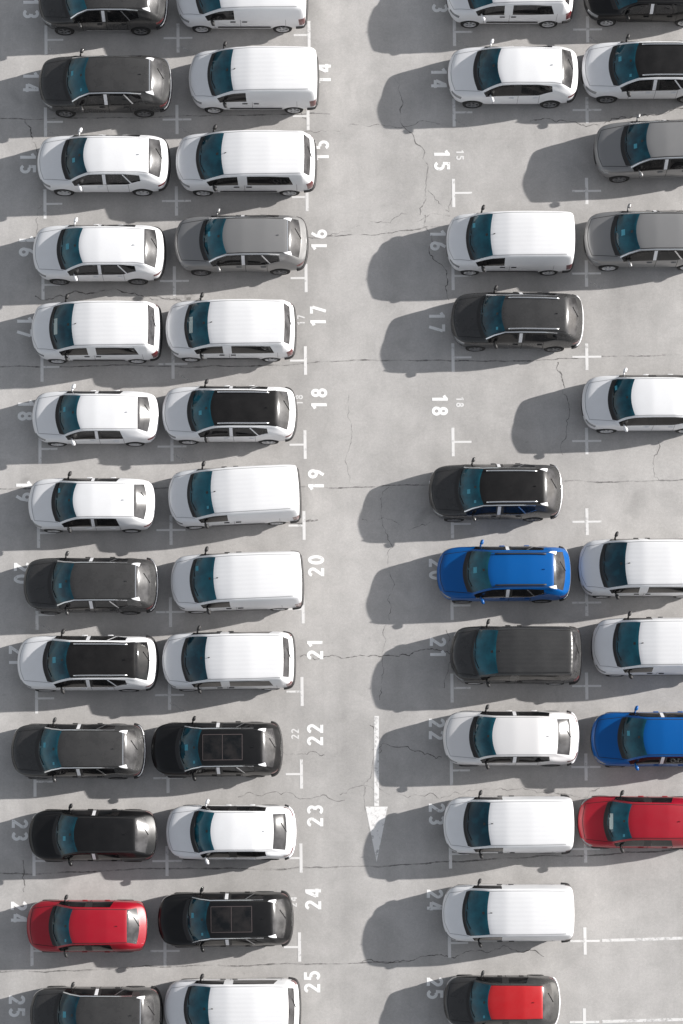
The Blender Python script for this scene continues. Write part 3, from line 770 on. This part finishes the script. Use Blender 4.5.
# kind, paint, roof paint, x, y, turn, length, label, category, group, object name, fittings
CARS = [
 ('suv', 'grey', 'grey', -8.106, 17.364, 0, 4.414, 'dark grey SUV cut off by the top edge in the leftmost column', 'SUV', 'dark grey SUVs parked in the rows', 'parked_suv', ('sticker_a', 'film', 'quarter', 'chrome', 'darkrim', 'moulding', 'chromebumper')),
 ('suv', 'grey', 'grey', -8.015, 14.504, 0, 4.527, 'dark grey SUV in the leftmost column, second from the top', 'SUV', 'dark grey SUVs parked in the rows', 'parked_suv', ('sticker_d', 'sticker_b', 'film', 'quarter', 'chrome', 'lip', 'darkrim', 'moulding', 'chromebumper')),
 ('suv', 'white', 'white', -8.051, 11.773, 0, 4.518, 'white SUV with white roof behind painted number 15, leftmost column', 'SUV', 'white SUVs parked in the rows', 'parked_suv', ('sticker_e', 'bfilm', 'quarter')),
 ('suv', 'white', 'white', -8.185, 8.701, 0, 4.509, 'white SUV with white roof behind painted number 16, leftmost column', 'SUV', 'white SUVs parked in the rows', 'parked_suv', ('sticker_a', 'bfilm', 'quarter', 'darkrim')),
 ('mpv', 'white', 'white', -8.262, 6.036, 0, 4.413, 'white people carrier with rear side windows in the leftmost column', 'people carrier', 'white people carriers parked in the rows', 'people_carrier', ('paper', 'blackmirror')),
 ('hatch', 'white', 'white', -8.296, 3.107, 0, 4.272, 'white hatchback behind painted number 18, leftmost column', 'hatchback', 'white hatchbacks parked in the rows', 'hatchback_car', ('sticker_d', 'bfilm')),
 ('hatch', 'white', 'white', -8.405, 0.155, 0, 4.28, 'white hatchback behind painted number 19, leftmost column', 'hatchback', 'white hatchbacks parked in the rows', 'hatchback_car', ('sticker_c', 'blackmirror', 'bfilm')),
 ('suv', 'grey', 'grey', -8.402, -2.588, 0, 4.541, 'dark grey SUV behind painted number 20, between white hatchback and black-roofed white SUV', 'SUV', 'dark grey SUVs parked in the rows', 'parked_suv', ('sticker_e', 'film', 'quarter', 'chrome', 'lip', 'darkrim', 'chromebumper')),
 ('suv', 'white', 'roofblack', -8.491, -5.209, 0, 4.74, 'white SUV with black roof and silver rails at 21, leftmost column', 'SUV', 'white SUVs parked in the rows', 'parked_suv', ('sticker_a', 'rails', 'quarter', 'blackmirror', 'darkrear', 'belt', 'bfilm')),
 ('suv', 'grey', 'grey', -8.787, -8.16, 0, 4.516, 'dark grey SUV touching bay number 22, leftmost column', 'SUV', 'dark grey SUVs parked in the rows', 'parked_suv', ('sticker_d', 'film', 'quarter', 'chrome', 'lip', 'darkrim', 'chromebumper', 'sticker_b')),
 ('hatch', 'black', 'black', -8.306, -10.981, 0, 4.273, 'glossy black hatchback behind painted number 23, leftmost column', 'hatchback', 'black hatchbacks parked in the rows', 'hatchback_car', ('sticker_e', 'bfilm', 'darkrim')),
 ('hatch', 'red', 'red', -8.477, -14.003, 0, 4.018, 'small red hatchback behind painted number 24, leftmost column', 'hatchback', 'red hatchbacks parked in the rows', 'hatchback_car', ('sticker_b', 'blackmirror')),
 ('suv', 'grey', 'grey', -8.138, -16.923, 0, 4.428, 'dark grey SUV cut off by the bottom edge behind painted number 25', 'SUV', 'dark grey SUVs parked in the rows', 'parked_suv', ('sticker_a', 'film', 'quarter', 'chrome', 'lip', 'darkrim')),
 ('van', 'white', 'white', -3.387, 17.496, 0, 4.496, 'white panel van cut off by the top edge in the second column', 'van', 'white panel vans parked in the rows', 'panel_van', ('blackmirror',)),
 ('van', 'white', 'white', -2.98, 14.68, 0, 4.433, 'white panel van without rear side windows in bay 14, second column', 'van', 'white panel vans parked in the rows', 'panel_van', ('blackmirror',)),
 ('mpv', 'white', 'white', -3.235, 11.818, 0, 4.797, 'white people carrier with long side windows in bay 15, second column', 'people carrier', 'white people carriers parked in the rows', 'people_carrier', ('blackmirror',)),
 ('suv', 'silver', 'silver', -3.384, 9.025, 0.5, 4.544, 'silver grey SUV beside painted number 16, second column', 'SUV', 'silver grey SUVs parked in the rows', 'parked_suv', ('sticker_d', 'film', 'quarter', 'chrome', 'lip', 'moulding', 'darkrim')),
 ('mpv', 'white', 'white', -3.733, 6.09, 0, 4.424, 'white people carrier with papers on its dashboard beside painted number 17', 'people carrier', 'white people carriers parked in the rows', 'people_carrier', ('paper', 'blackmirror')),
 ('suv', 'white', 'roofblack', -3.768, 3.211, 0, 4.566, 'white SUV with black roof and silver rails beside painted number 18', 'SUV', 'white SUVs parked in the rows', 'parked_suv', ('sticker_e', 'rails', 'quarter', 'blackmirror', 'bfilm')),
 ('van', 'white', 'white', -3.599, 0.432, 3.0, 4.477, 'white panel van standing slightly turned beside painted number 19', 'van', 'white panel vans parked in the rows', 'panel_van', ('sticker_b', 'blackmirror')),
 ('van', 'white', 'white', -3.504, -2.458, 2.0, 4.474, 'white panel van beside painted number 20, second column', 'van', 'white panel vans parked in the rows', 'panel_van', ('blackmirror', 'sticker_c')),
 ('mpv', 'white', 'white', -3.774, -5.122, 0.8, 4.483, 'white people carrier with rear window beside painted number 21', 'people carrier', 'white people carriers parked in the rows', 'people_carrier', ('blackmirror',)),
 ('suv', 'black', 'black', -4.162, -8.109, 0.5, 4.417, 'black SUV with panoramic glass roof beside painted number 22', 'SUV', 'black SUVs parked in the rows', 'parked_suv', ('sticker_a', 'pano', 'film', 'quarter', 'chrome', 'sticker_b', 'darkrim')),
 ('coupe', 'white', 'white', -3.679, -10.878, 0, 4.357, 'white coupe SUV with sloping tail beside painted number 23', 'SUV', 'white SUVs parked in the rows', 'parked_suv', ('whitebumper',)),
 ('suv', 'black', 'black', -3.859, -13.78, 0.8, 4.538, 'black SUV with panoramic glass roof beside painted number 24', 'SUV', 'black SUVs parked in the rows', 'parked_suv', ('sticker_d', 'pano', 'film', 'quarter', 'chrome', 'sticker_b', 'darkrim')),
 ('mpv', 'white', 'white', -3.622, -16.685, 0.5, 4.555, 'white people carrier beside painted number 25, cut off by the bottom edge', 'people carrier', 'white people carriers parked in the rows', 'people_carrier', ('blackmirror',)),
 ('mpv', 'white', 'white', 5.723, 17.667, 0, 4.369, 'white people carrier cut off by the top edge in the third column', 'people carrier', 'white people carriers parked in the rows', 'people_carrier', ()),
 ('suv', 'white', 'white', 5.823, 14.823, 0, 4.475, 'white SUV with dark rear pillars behind painted number 14, third column', 'SUV', 'white SUVs parked in the rows', 'parked_suv', ('darkrim',)),
 ('van', 'white', 'white', 5.695, 9.073, 0, 4.356, 'white panel van behind painted number 16, third column', 'van', 'white panel vans parked in the rows', 'panel_van', ('blackmirror', 'sticker_c')),
 ('suv', 'grey', 'grey', 5.921, 6.392, -0.5, 4.51, 'dark grey SUV with white rear bumper strip behind painted number 17', 'SUV', 'dark grey SUVs parked in the rows', 'parked_suv', ('rails', 'bfilm', 'blackmirror', 'whitebumper', 'sticker_b', 'chrome', 'darkrim')),
 ('suv', 'grey', 'roofblack', 5.167, 0.569, 0.4, 4.512, 'dark grey SUV with black roof and silver rails standing alone at 19', 'SUV', 'dark grey SUVs parked in the rows', 'parked_suv', ('sticker_e', 'rails', 'film', 'quarter', 'chrome', 'belt', 'moulding', 'chromebumper', 'sticker_b', 'darkrim')),
 ('suv', 'blue', 'blue', 5.442, -2.204, 0.3, 4.537, 'blue SUV with roof rails in the third column', 'SUV', 'blue SUVs parked in the rows', 'parked_suv', ('sticker_a', 'film', 'quarter', 'belt', 'chromebumper', 'darkrim', 'blackrails')),
 ('mpv', 'grey', 'grey', 5.83, -4.923, -0.3, 4.427, 'dark grey people carrier behind painted number 21', 'people carrier', 'dark grey people carriers parked in the rows', 'people_carrier', ('blackmirror',)),
 ('coupe', 'pearl', 'pearl', 5.654, -7.731, 0, 4.585, 'pearl white coupe SUV behind painted number 22, third column', 'SUV', 'white SUVs parked in the rows', 'parked_suv', ('bfilm', 'blackmirror', 'whitebumper', 'darkrim')),
 ('van', 'white', 'white', 5.553, -10.615, 0.5, 4.369, 'white panel van behind painted number 23, in front of a red car', 'van', 'white panel vans parked in the rows', 'panel_van', ('blackmirror',)),
 ('van', 'white', 'white', 5.52, -13.55, 0.3, 4.41, 'white panel van behind painted number 24, standing alone in its row', 'van', 'white panel vans parked in the rows', 'panel_van', ('blackmirror',)),
 ('hatch', 'grey', 'brightred', 5.289, -16.506, 0, 3.83, 'dark grey hatchback with bright red roof at the bottom edge', 'hatchback', 'dark grey hatchbacks parked in the rows', 'hatchback_car', ('sticker_b', 'whitebumper')),
 ('hatch', 'black', 'black', 10.377, 17.635, 0, 4.308, 'glossy black car at the top right corner', 'car', 'black cars parked in the rows', 'parked_car', ('bfilm',)),
 ('suv', 'white', 'roofblack', 10.454, 15.001, 0.4, 4.653, 'white SUV with black roof at the right edge, second from the top', 'SUV', 'white SUVs parked in the rows', 'parked_suv', ('sticker_d', 'rails', 'quarter', 'blackmirror', 'bfilm', 'belt', 'sticker_b', 'darkrim')),
 ('suv', 'silver', 'silver', 10.797, 12.283, 2.0, 4.529, 'silver grey SUV at the right edge opposite the empty bay 15', 'SUV', 'silver grey SUVs parked in the rows', 'parked_suv', ('sticker_e', 'film', 'quarter', 'chrome', 'moulding', 'darkrim')),
 ('suv', 'silver', 'silver', 10.435, 9.184, 0.4, 4.519, 'silver grey SUV at the right edge behind a white van in row 16', 'SUV', 'silver grey SUVs parked in the rows', 'parked_suv', ('sticker_a', 'film', 'quarter', 'chrome')),
 ('coupe', 'white', 'white', 10.303, 3.592, 0.2, 4.481, 'white SUV at the right edge opposite the empty bay 18', 'SUV', 'white SUVs parked in the rows', 'parked_suv', ('sticker_c',)),
 ('mpv', 'white', 'white', 10.125, -1.986, 0.2, 4.404, 'white people carrier at the right edge behind the blue SUV', 'people carrier', 'white people carriers parked in the rows', 'people_carrier', ('blackmirror',)),
 ('van', 'white', 'white', 10.545, -4.643, 0.4, 4.388, 'white panel van at the right edge behind the dark people carrier', 'van', 'white panel vans parked in the rows', 'panel_van', ('blackmirror',)),
 ('suv', 'blue', 'blue', 10.545, -7.768, 0, 4.465, 'blue SUV at the right edge behind the pearl white coupe', 'SUV', 'blue SUVs parked in the rows', 'parked_suv', ('sticker_d', 'bfilm', 'chromebumper')),
 ('hatch', 'red', 'red', 10.007, -10.543, -0.5, 4.29, 'red car at the right edge behind a white van', 'car', 'red cars parked in the rows', 'parked_car', ('sticker_b', 'paper', 'blackmirror')),
]
for c in CARS: make_car(*c)

# ------------------------------------------------------------------ the ground and what is painted on it
def structure(name, vf, mat, smooth=False, loc=(0, 0, 0), rz=0):
    me = mesh_from(name, vf[0], vf[1], smooth)
    o = bpy.data.objects.new(name, me); COL.objects.link(o)
    me.materials.append(M[mat]); o['kind'] = 'structure'
    o.location = loc; o.rotation_euler.z = rz
    return o

g = 600
structure('ground', ([(-g, -g, 0), (g, -g, 0), (g, g, 0), (-g, g, 0)], [(0, 1, 2, 3)]), 'ground')

def ribbon(pts, w, closed=False, z=0.0):
    P = [Vector((p[0], p[1])) for p in pts]; n = len(P); V, F = [], []
    ww = w if isinstance(w, (list, tuple)) else [w] * n
    for i in range(n):
        if closed: a, b = P[i-1], P[(i+1) % n]
        else: a, b = P[max(i-1, 0)], P[min(i+1, n-1)]
        d0 = (P[i] - a).normalized() if (P[i] - a).length > 1e-9 else (b - P[i]).normalized()
        d1 = (b - P[i]).normalized() if (b - P[i]).length > 1e-9 else d0
        t = d0 + d1
        t = t.normalized() if t.length > 1e-6 else d0
        nn = Vector((-t.y, t.x)); k = 1 / max(.45, nn.dot(Vector((-d0.y, d0.x))))
        V += [(P[i].x + nn.x*ww[i]*k/2, P[i].y + nn.y*ww[i]*k/2, z), (P[i].x - nn.x*ww[i]*k/2, P[i].y - nn.y*ww[i]*k/2, z)]
    for i in range(n if closed else n - 1):
        a, b = i, (i+1) % n; F.append((2*a, 2*a+1, 2*b+1, 2*b))
    return V, F

def arc(cx, cy, rx, ry, a0, a1, n=12):
    return [(cx + rx*math.cos(R(a0 + (a1-a0)*k/n)), cy + ry*math.sin(R(a0 + (a1-a0)*k/n))) for k in range(n + 1)]

# numerals as brush strokes in a box 0.56 wide, 1 high: (points, closed)
DIG = {
 '0': [(arc(.28, .50, .20, .42, 0, 345, 20), True)],
 '1': [([(.06, .74), (.30, .90)], False), ([(.30, .0), (.30, 1.0)], False)],
 '2': [(arc(.28, .70, .20, .22, 165, -20, 10) + [(.10, .08)], False), ([(.02, .08), (.54, .08)], False)],
 '3': [(arc(.26, .71, .20, .21, 150, -80, 10), False), (arc(.26, .29, .21, .21, 85, -150, 10), False)],
 '4': [([(.40, .0), (.40, 1.0)], False), ([(.34, .94), (.06, .30)], False), ([(.02, .26), (.54, .26)], False)],
 '5': [([(.50, .92), (.13, .92), (.11, .55)], False), (arc(.27, .33, .21, .25, 115, -150, 12), False)],
 '6': [(arc(.28, .30, .20, .22, 0, 345, 16), True), ([(.10, .36), (.16, .68), (.34, .98)], False)],
 '7': [([(.04, .92), (.50, .92)], False), ([(.46, .86), (.20, .0)], False)],
 '8': [(arc(.28, .72, .17, .20, 0, 345, 16), True), (arc(.28, .28, .20, .21, 0, 345, 16), True)],
 '9': [(arc(.28, .70, .20, .22, 0, 345, 16), True), ([(.46, .64), (.40, .32), (.22, .02)], False)],
}
def number(text, x, y, up, height=.535, mat='paint_number', adv=.78, weight=.195):
    parts = []
    tot = adv * (len(text) - 1) + .56
    for n_, ch in enumerate(text):
        for k, (pts, cl) in enumerate(DIG[ch]):
            q = [((p[0] + adv*n_ - tot/2) * height, (p[1] - .5) * height) for p in pts]
            parts.append(ribbon(q, weight * height, cl, .004 + .0015 * k))
    structure('bay_number', merge(parts), mat, False, (x, y, 0), R(90 if up else -90))

for t_, x_, y_, up_, big_ in [
 ('14', -0.634, 15.122, True, True),
 ('15', -0.701, 12.441, True, True),
 ('16', -0.768, 9.354, True, True),
 ('17', -0.8, 6.728, True, True),
 ('18', -0.765, 3.871, True, True),
 ('19', -0.865, 1.094, True, True),
 ('20', -0.863, -1.843, True, True),
 ('21', -0.895, -4.666, True, True),
 ('22', -0.894, -7.579, True, True),
 ('23', -0.892, -10.313, True, True),
 ('24', -0.957, -13.103, True, True),
 ('25', -0.989, -15.882, True, True),
 ('13', 3.38, 17.638, False, True),
 ('14', 3.339, 14.982, False, True),
 ('15', 3.435, 12.128, False, True),
 ('16', 3.292, 9.354, False, True),
 ('17', 3.252, 6.521, False, True),
 ('18', 3.347, 3.665, False, True),
 ('19', 3.239, 0.82, False, True),
 ('20', 3.233, -1.945, False, True),
 ('21', 3.261, -4.632, False, True),
 ('22', 3.221, -7.376, False, True),
 ('23', 3.214, -10.245, False, True),
 ('24', 3.141, -13.136, False, True),
 ('25', 3.134, -16.083, False, True),
 ('13', -10.652, 17.428, False, True),
 ('14', -10.634, 14.843, False, True),
 ('15', -10.716, 12.024, False, True),
 ('16', -10.729, 9.146, False, True),
 ('17', -10.776, 6.349, False, True),
 ('18', -10.721, 3.493, False, True),
 ('19', -10.768, 0.718, False, True),
 ('20', -10.815, -2.081, False, True),
 ('21', -10.963, -4.903, False, True),
 ('23', -10.817, -10.784, False, True),
 ('24', -10.83, -13.539, False, True),
 ('25', -10.873, -16.684, False, True),
 ('15', 4.051, 12.302, False, False),
 ('18', 4.027, 3.768, False, False),
 ('22', -1.568, -7.546, True, False),
 ('18', -1.445, 3.837, True, False),
 ('24', -1.629, -13.203, True, False),
 ('17', -1.379, 6.59, True, False),
]:
    if big_: number(t_, x_, y_, up_)
    else: number(t_, x_, y_, up_, .26, 'paint_line', .76, .19)

def rect(x0, y0, x1, y1, z=.004):
    return [(x0, y0, z), (x1, y0, z), (x1, y1, z), (x0, y1, z)], [(0, 1, 2, 3)]

for x_, y_, kind_, vl_, hl_ in [
 (-1.114, 16.484, 'left', 0.983, 0.475),
 (-1.146, 13.658, 'left', 0.983, 0.475),
 (-1.178, 10.843, 'left', 0.983, 0.475),
 (-1.21, 8.04, 'left', 0.983, 0.475),
 (-1.228, 5.195, 'left', 0.983, 0.475),
 (-1.239, 2.307, 'left', 0.983, 0.475),
 (-1.271, -0.461, 'left', 0.983, 0.475),
 (-1.302, -3.307, 'left', 0.983, 0.475),
 (-1.333, -6.107, 'left', 0.983, 0.475),
 (-1.351, -8.897, 'left', 0.983, 0.475),
 (-1.362, -11.726, 'left', 0.983, 0.475),
 (-1.409, -14.711, 'left', 0.983, 0.475),
 (-5.605, 16.379, 'cross', 1.017, 0.441),
 (-5.629, 13.536, 'cross', 1.017, 0.441),
 (-5.638, 10.705, 'cross', 1.017, 0.441),
 (-5.696, 7.936, 'cross', 1.017, 0.441),
 (-5.732, 5.075, 'cross', 1.017, 0.441),
 (-5.755, 2.241, 'cross', 1.017, 0.441),
 (-5.777, -0.615, 'cross', 1.017, 0.441),
 (-5.783, -3.409, 'cross', 1.017, 0.441),
 (-5.805, -6.226, 'cross', 1.017, 0.441),
 (-5.845, -9.032, 'cross', 1.017, 0.441),
 (-5.867, -11.827, 'cross', 1.017, 0.441),
 (-5.922, -14.845, 'cross', 1.017, 0.441),
 (-10.13, 16.309, 'right', 1.017, 0.542),
 (-10.127, 13.449, 'right', 1.017, 0.542),
 (-10.125, 10.601, 'right', 1.017, 0.542),
 (-10.173, 7.798, 'right', 1.017, 0.542),
 (-10.187, 4.971, 'right', 1.017, 0.542),
 (-10.236, 2.156, 'right', 1.017, 0.542),
 (-10.263, -0.717, 'right', 1.017, 0.542),
 (-10.297, -3.511, 'right', 1.017, 0.542),
 (-10.29, -6.344, 'right', 1.017, 0.542),
 (-10.324, -9.156, 'right', 1.017, 0.542),
 (-10.338, -11.827, 'right', 1.017, 0.542),
 (-10.384, -14.845, 'right', 1.017, 0.542),
 (3.871, 16.589, 'right', 0.983, 0.576),
 (3.85, 13.78, 'right', 0.983, 0.576),
 (3.829, 10.982, 'right', 0.983, 0.576),
 (3.801, 8.109, 'right', 0.983, 0.576),
 (3.794, 5.298, 'right', 0.983, 0.576),
 (3.786, 2.396, 'right', 0.983, 0.576),
 (3.758, -0.41, 'right', 0.983, 0.576),
 (3.737, -3.191, 'right', 0.983, 0.576),
 (3.73, -5.989, 'right', 0.983, 0.576),
 (3.703, -8.779, 'right', 0.983, 0.576),
 (3.662, -11.591, 'right', 0.983, 0.576),
 (3.621, -14.577, 'right', 0.983, 0.576),
 (8.439, 16.676, 'cross', 0.915, 0.441),
 (8.402, 13.867, 'cross', 0.915, 0.441),
 (8.375, 11.052, 'cross', 0.915, 0.441),
 (8.349, 8.195, 'cross', 0.915, 0.441),
 (8.346, 5.322, 'cross', 0.915, 0.441),
 (8.326, 2.43, 'cross', 0.915, 0.441),
 (8.32, -0.331, 'cross', 0.915, 0.441),
 (8.294, -3.089, 'cross', 0.915, 0.441),
 (8.278, -5.921, 'cross', 0.915, 0.441),
 (8.238, -8.66, 'cross', 0.915, 0.441),
 (8.206, -11.423, 'cross', 0.915, 0.441),
 (8.171, -14.51, 'cross', 0.915, 0.441),
 (8.139, -17.218, 'cross', 0.915, 0.441),
]:
    vw, hw = .105, .070
    parts = [rect(-vw/2, -vl_/2, vw/2, vl_/2, .004)]
    if kind_ in ('right', 'cross'): parts.append(rect(vw/2, -hw/2, vw/2 + hl_, hw/2, .004))
    if kind_ in ('left', 'cross'): parts.append(rect(-vw/2 - hl_, -hw/2, -vw/2, hw/2, .004))
    structure('bay_marking', merge(parts), 'paint_line', False, (x_, y_, 0), R(.6))

for pts_ in [
 [(8.742, -14.494), (10.017, -14.46), (12.031, -14.393)],
 [(8.725, -17.201), (12.009, -17.118)],
]:
    structure('bay_line', ribbon(pts_, .10, False, .005), 'paint_worn')
for pts_ in [
 [(-5.536, 16.099), (-4.917, 15.75)],
 [(-5.559, 13.258), (-4.942, 12.91)],
 [(-5.663, 4.799), (-5.049, 4.455)],
 [(-5.686, 1.967), (-5.073, 1.625)],
 [(-10.077, 16.03), (-9.457, 15.68)],
 [(-10.074, 13.171), (-9.456, 12.823)],
 [(-10.241, -3.783), (-9.63, -4.122)],
 [(-5.787, -6.497), (-5.179, -6.835)],
 [(3.925, 16.309), (4.541, 15.96)],
 [(8.485, 16.414), (9.1, 16.064)],
 [(8.419, 7.936), (9.03, 7.591)],
 [(3.883, 13.519), (4.498, 13.171)],
]:
    structure('faded_line', ribbon(pts_, .06, False, .0048), 'paint_faint')

# direction arrow in the driving lane
ax_, ay0, ay1, ay2, aw_ = (1.181, -6.937, -9.976, -11.86, 0.375)
structure('lane_arrow', merge([rect(ax_-.08, ay1, ax_+.08, ay0), ([(ax_-aw_, ay1-.02, .004), (ax_, ay2, .004), (ax_+aw_, ay1-.02, .004)], [(0, 1, 2)])]), 'paint_arrow')

def jagged(pts, amp, step=.11):
    """midpoint displacement: the crack wanders at every scale"""
    def split(a, b):
        L = math.hypot(b[0]-a[0], b[1]-a[1])
        if L < step: return [a]
        j = random.gauss(0, amp * 1.6) * min(L, 1.6)
        m = ((a[0]+b[0])/2 - (b[1]-a[1])/L*j, (a[1]+b[1])/2 + (b[0]-a[0])/L*j)
        return split(a, m) + split(m, b)
    out = []
    for a, b in zip(pts[:-1], pts[1:]): out += split(a, b)
    return out + [pts[-1]]

for pts_, w_, amp_, mat_ in [
 ([(-12.369, 13.554), (-9.632, 13.589), (-5.526, 13.658), (-0.394, 13.728)], 0.04, 0.01, 'joint'),
 ([(-12.296, 4.937), (-8.215, 5.006), (-1.412, 5.075), (3.691, 5.178), (12.198, 5.384)], 0.045, 0.012, 'joint'),
 ([(-12.261, 0.752), (-6.495, 0.82), (-0.39, 0.82), (3.68, 0.923), (8.26, 1.06), (12.162, 1.128)], 0.05, 0.012, 'joint'),
 ([(-12.15, -12.297), (-8.118, -12.163), (-1.395, -12.028), (1.63, -11.995), (6.002, -11.726), (12.056, -11.457)], 0.055, 0.012, 'joint'),
 ([(-12.122, -15.548), (-7.428, -15.414), (-0.386, -15.28), (2.298, -15.18)], 0.05, 0.012, 'joint'),
 ([(-2.098, 9.492), (-0.392, 9.492), (3.362, 9.838)], 0.04, 0.02, 'joint'),
 ([(-1.42, 13.136), (-0.667, 13.171), (0.12, 13.24), (1.317, 13.345), (2.001, 13.24), (3.37, 13.38)], 0.031, 0.07, 'crack_faint'),
 ([(1.832, 14.982), (2.105, 14.146), (2.002, 13.449), (2.411, 13.067), (2.821, 12.475), (2.956, 11.954), (2.852, 11.086), (2.68, 10.219)], 0.043, 0.07, 'crack_faint'),
 ([(-1.416, 9.423), (-0.051, 9.631), (1.143, 9.977), (3.021, 10.254), (3.704, 10.185)], 0.034, 0.07, 'crack_faint'),
 ([(2.851, 10.219), (3.018, 8.835), (3.597, 8.247), (3.662, 7.28)], 0.043, 0.07, 'crack'),
 ([(6.449, 13.484), (7.476, 13.519), (8.023, 13.449), (8.433, 13.31), (8.844, 13.345), (9.701, 13.623), (10.728, 13.693), (11.928, 13.937)], 0.043, 0.07, 'crack'),
 ([(-10.829, 13.554), (-10.622, 13.24), (-10.584, 12.754), (-10.376, 12.267)], 0.05, 0.07, 'crack'),
 ([(-10.227, 10.566), (-10.358, 9.873), (-10.389, 9.354)], 0.037, 0.07, 'crack_faint'),
 ([(-10.443, 7.418), (-9.592, 7.453), (-8.74, 7.487), (-8.059, 7.625), (-7.719, 7.694), (-7.036, 7.522), (-6.525, 7.418), (-5.843, 7.349)], 0.05, 0.07, 'crack'),
 ([(-6.525, 7.349), (-5.639, 7.314), (-4.821, 7.349)], 0.037, 0.07, 'crack'),
 ([(7.365, 5.143), (7.499, 4.696), (7.599, 4.249)], 0.056, 0.07, 'crack'),
 ([(7.531, 4.249), (7.625, 2.739), (7.519, 1.95)], 0.031, 0.07, 'crack_faint'),
 ([(0.695, -0.239), (1.644, -0.239), (2.999, -0.342)], 0.031, 0.07, 'crack_faint'),
 ([(1.611, 0.855), (1.575, -0.956), (1.539, -3.0), (1.504, -4.36), (1.299, -6.395)], 0.031, 0.07, 'crack_faint'),
 ([(-1.402, -4.937), (-0.389, -4.903), (0.625, -4.869), (1.807, -4.903), (3.666, -4.836)], 0.043, 0.07, 'crack'),
 ([(3.533, -4.021), (3.598, -4.7), (3.46, -5.989)], 0.031, 0.07, 'crack_faint'),
 ([(1.028, -8.086), (1.804, -7.985), (2.646, -8.12), (3.387, -8.323)], 0.037, 0.07, 'crack'),
 ([(-3.485, -9.672), (-2.677, -9.639), (-1.397, -9.74), (0.118, -9.774)], 0.037, 0.07, 'crack_faint'),
 ([(-0.051, -9.605), (2.98, -9.538), (4.327, -9.436), (6.011, -9.403), (8.706, -9.369)], 0.031, 0.07, 'crack_faint'),
 ([(-1.972, -8.154), (-1.399, -8.221), (-0.556, -8.255)], 0.037, 0.07, 'crack_faint'),
 ([(0.688, -15.213), (1.962, -15.213), (3.807, -15.08), (5.989, -14.879), (6.793, -15.046)], 0.037, 0.07, 'crack'),
 ([(10.747, 2.43), (10.771, 1.094)], 0.031, 0.07, 'crack_faint'),
 ([(0.255, 4.009), (0.323, 2.464), (0.254, 1.026)], 0.022, 0.05, 'crack_faint'),
 ([(-1.652, 6.59), (-1.413, 6.521)], 0.03, 0.07, 'crack_faint'),
 ([(-1.18, 13.519), (-1.42, 14.041), (-1.558, 14.39)], 0.031, 0.07, 'crack_faint'),
 ([(-2.084, -0.307), (-1.237, -0.307), (-0.796, -0.273)], 0.062, 0.07, 'crack_faint'),
 ([(-10.708, -11.793), (-10.738, -12.398), (-10.667, -12.868)], 0.043, 0.07, 'crack_faint'),
 ([(0.961, -7.241), (1.028, -8.762), (0.959, -10.784)], 0.037, 0.07, 'crack_faint'),
 ([(2.955, 11.086), (3.227, 10.739), (3.67, 10.323), (3.945, 11.017)], 0.035, 0.07, 'crack_faint'),
]:
    q = jagged(pts_, amp_)
    structure('ground_joint' if mat_ == 'joint' else 'ground_crack', ribbon(q, [w_ * (.68 if mat_ != 'joint' else .85) * random.uniform(.4, 1.5) for _ in q], False, .0025), mat_)

for x_, y_, rx_, ry_ in [
 (-5.503, 7.384, 0.475, 0.136),
 (-1.406, -0.307, 0.407, 0.068),
]:
    ring_ = [(x_ + rx_*math.cos(a)*random.uniform(.7, 1.2), y_ + ry_*math.sin(a)*random.uniform(.7, 1.2), .003) for a in [2*math.pi*k/22 for k in range(22)]]
    structure('ground_stain', (ring_, [tuple(range(22))]), 'stain')

# ------------------------------------------------------------------ light and camera
EL, AZ = (21.0, 14.0)          # elevation, direction of the sun from +x towards +y
sd = bpy.data.lights.new('sun', 'SUN'); sd.energy = 7.2; sd.angle = R(.53); sd.color = (1.0, .965, .925)
so = bpy.data.objects.new('sun', sd); COL.objects.link(so)
to = Vector((math.cos(R(EL))*math.cos(R(AZ)), math.cos(R(EL))*math.sin(R(AZ)), math.sin(R(EL))))
so.rotation_euler = to.to_track_quat('Z', 'Y').to_euler(); so.location = (20, 5, 30)
w = bpy.data.worlds.new('World'); SC.world = w; w.use_nodes = True
nt = w.node_tree; bg = nt.nodes['Background']
sky = nt.nodes.new('ShaderNodeTexSky'); sky.sky_type = 'NISHITA'; sky.sun_disc = False
sky.sun_elevation = R(EL); sky.sun_rotation = R(90 - AZ)
sky.dust_density = 1.0; sky.ozone_density = 1.0; sky.air_density = 1.0
hs = nt.nodes.new('ShaderNodeHueSaturation'); hs.inputs['Saturation'].default_value = .30
nt.links.new(sky.outputs[0], hs.inputs['Color'])
nt.links.new(hs.outputs[0], bg.inputs['Color']); bg.inputs['Strength'].default_value = 0.148

H, TILT, CY, FPX, SHY = (75.0, 3.0, -13.3333, 2230.053, 277.0)
cd = bpy.data.cameras.new('camera'); cam = bpy.data.objects.new('camera', cd); COL.objects.link(cam)
cam.location = (0, CY, H); cam.rotation_euler = (R(TILT), 0, 0)
cd.sensor_fit = 'VERTICAL'; cd.sensor_height = 36; cd.sensor_width = 24
cd.lens = FPX * 36 / 1024; cd.shift_y = SHY / 1024
cd.clip_start = 1; cd.clip_end = 3000
SC.camera = cam
SC.view_settings.view_transform = 'Standard'; SC.view_settings.look = 'None'
SC.view_settings.exposure = 0; SC.view_settings.gamma = 1
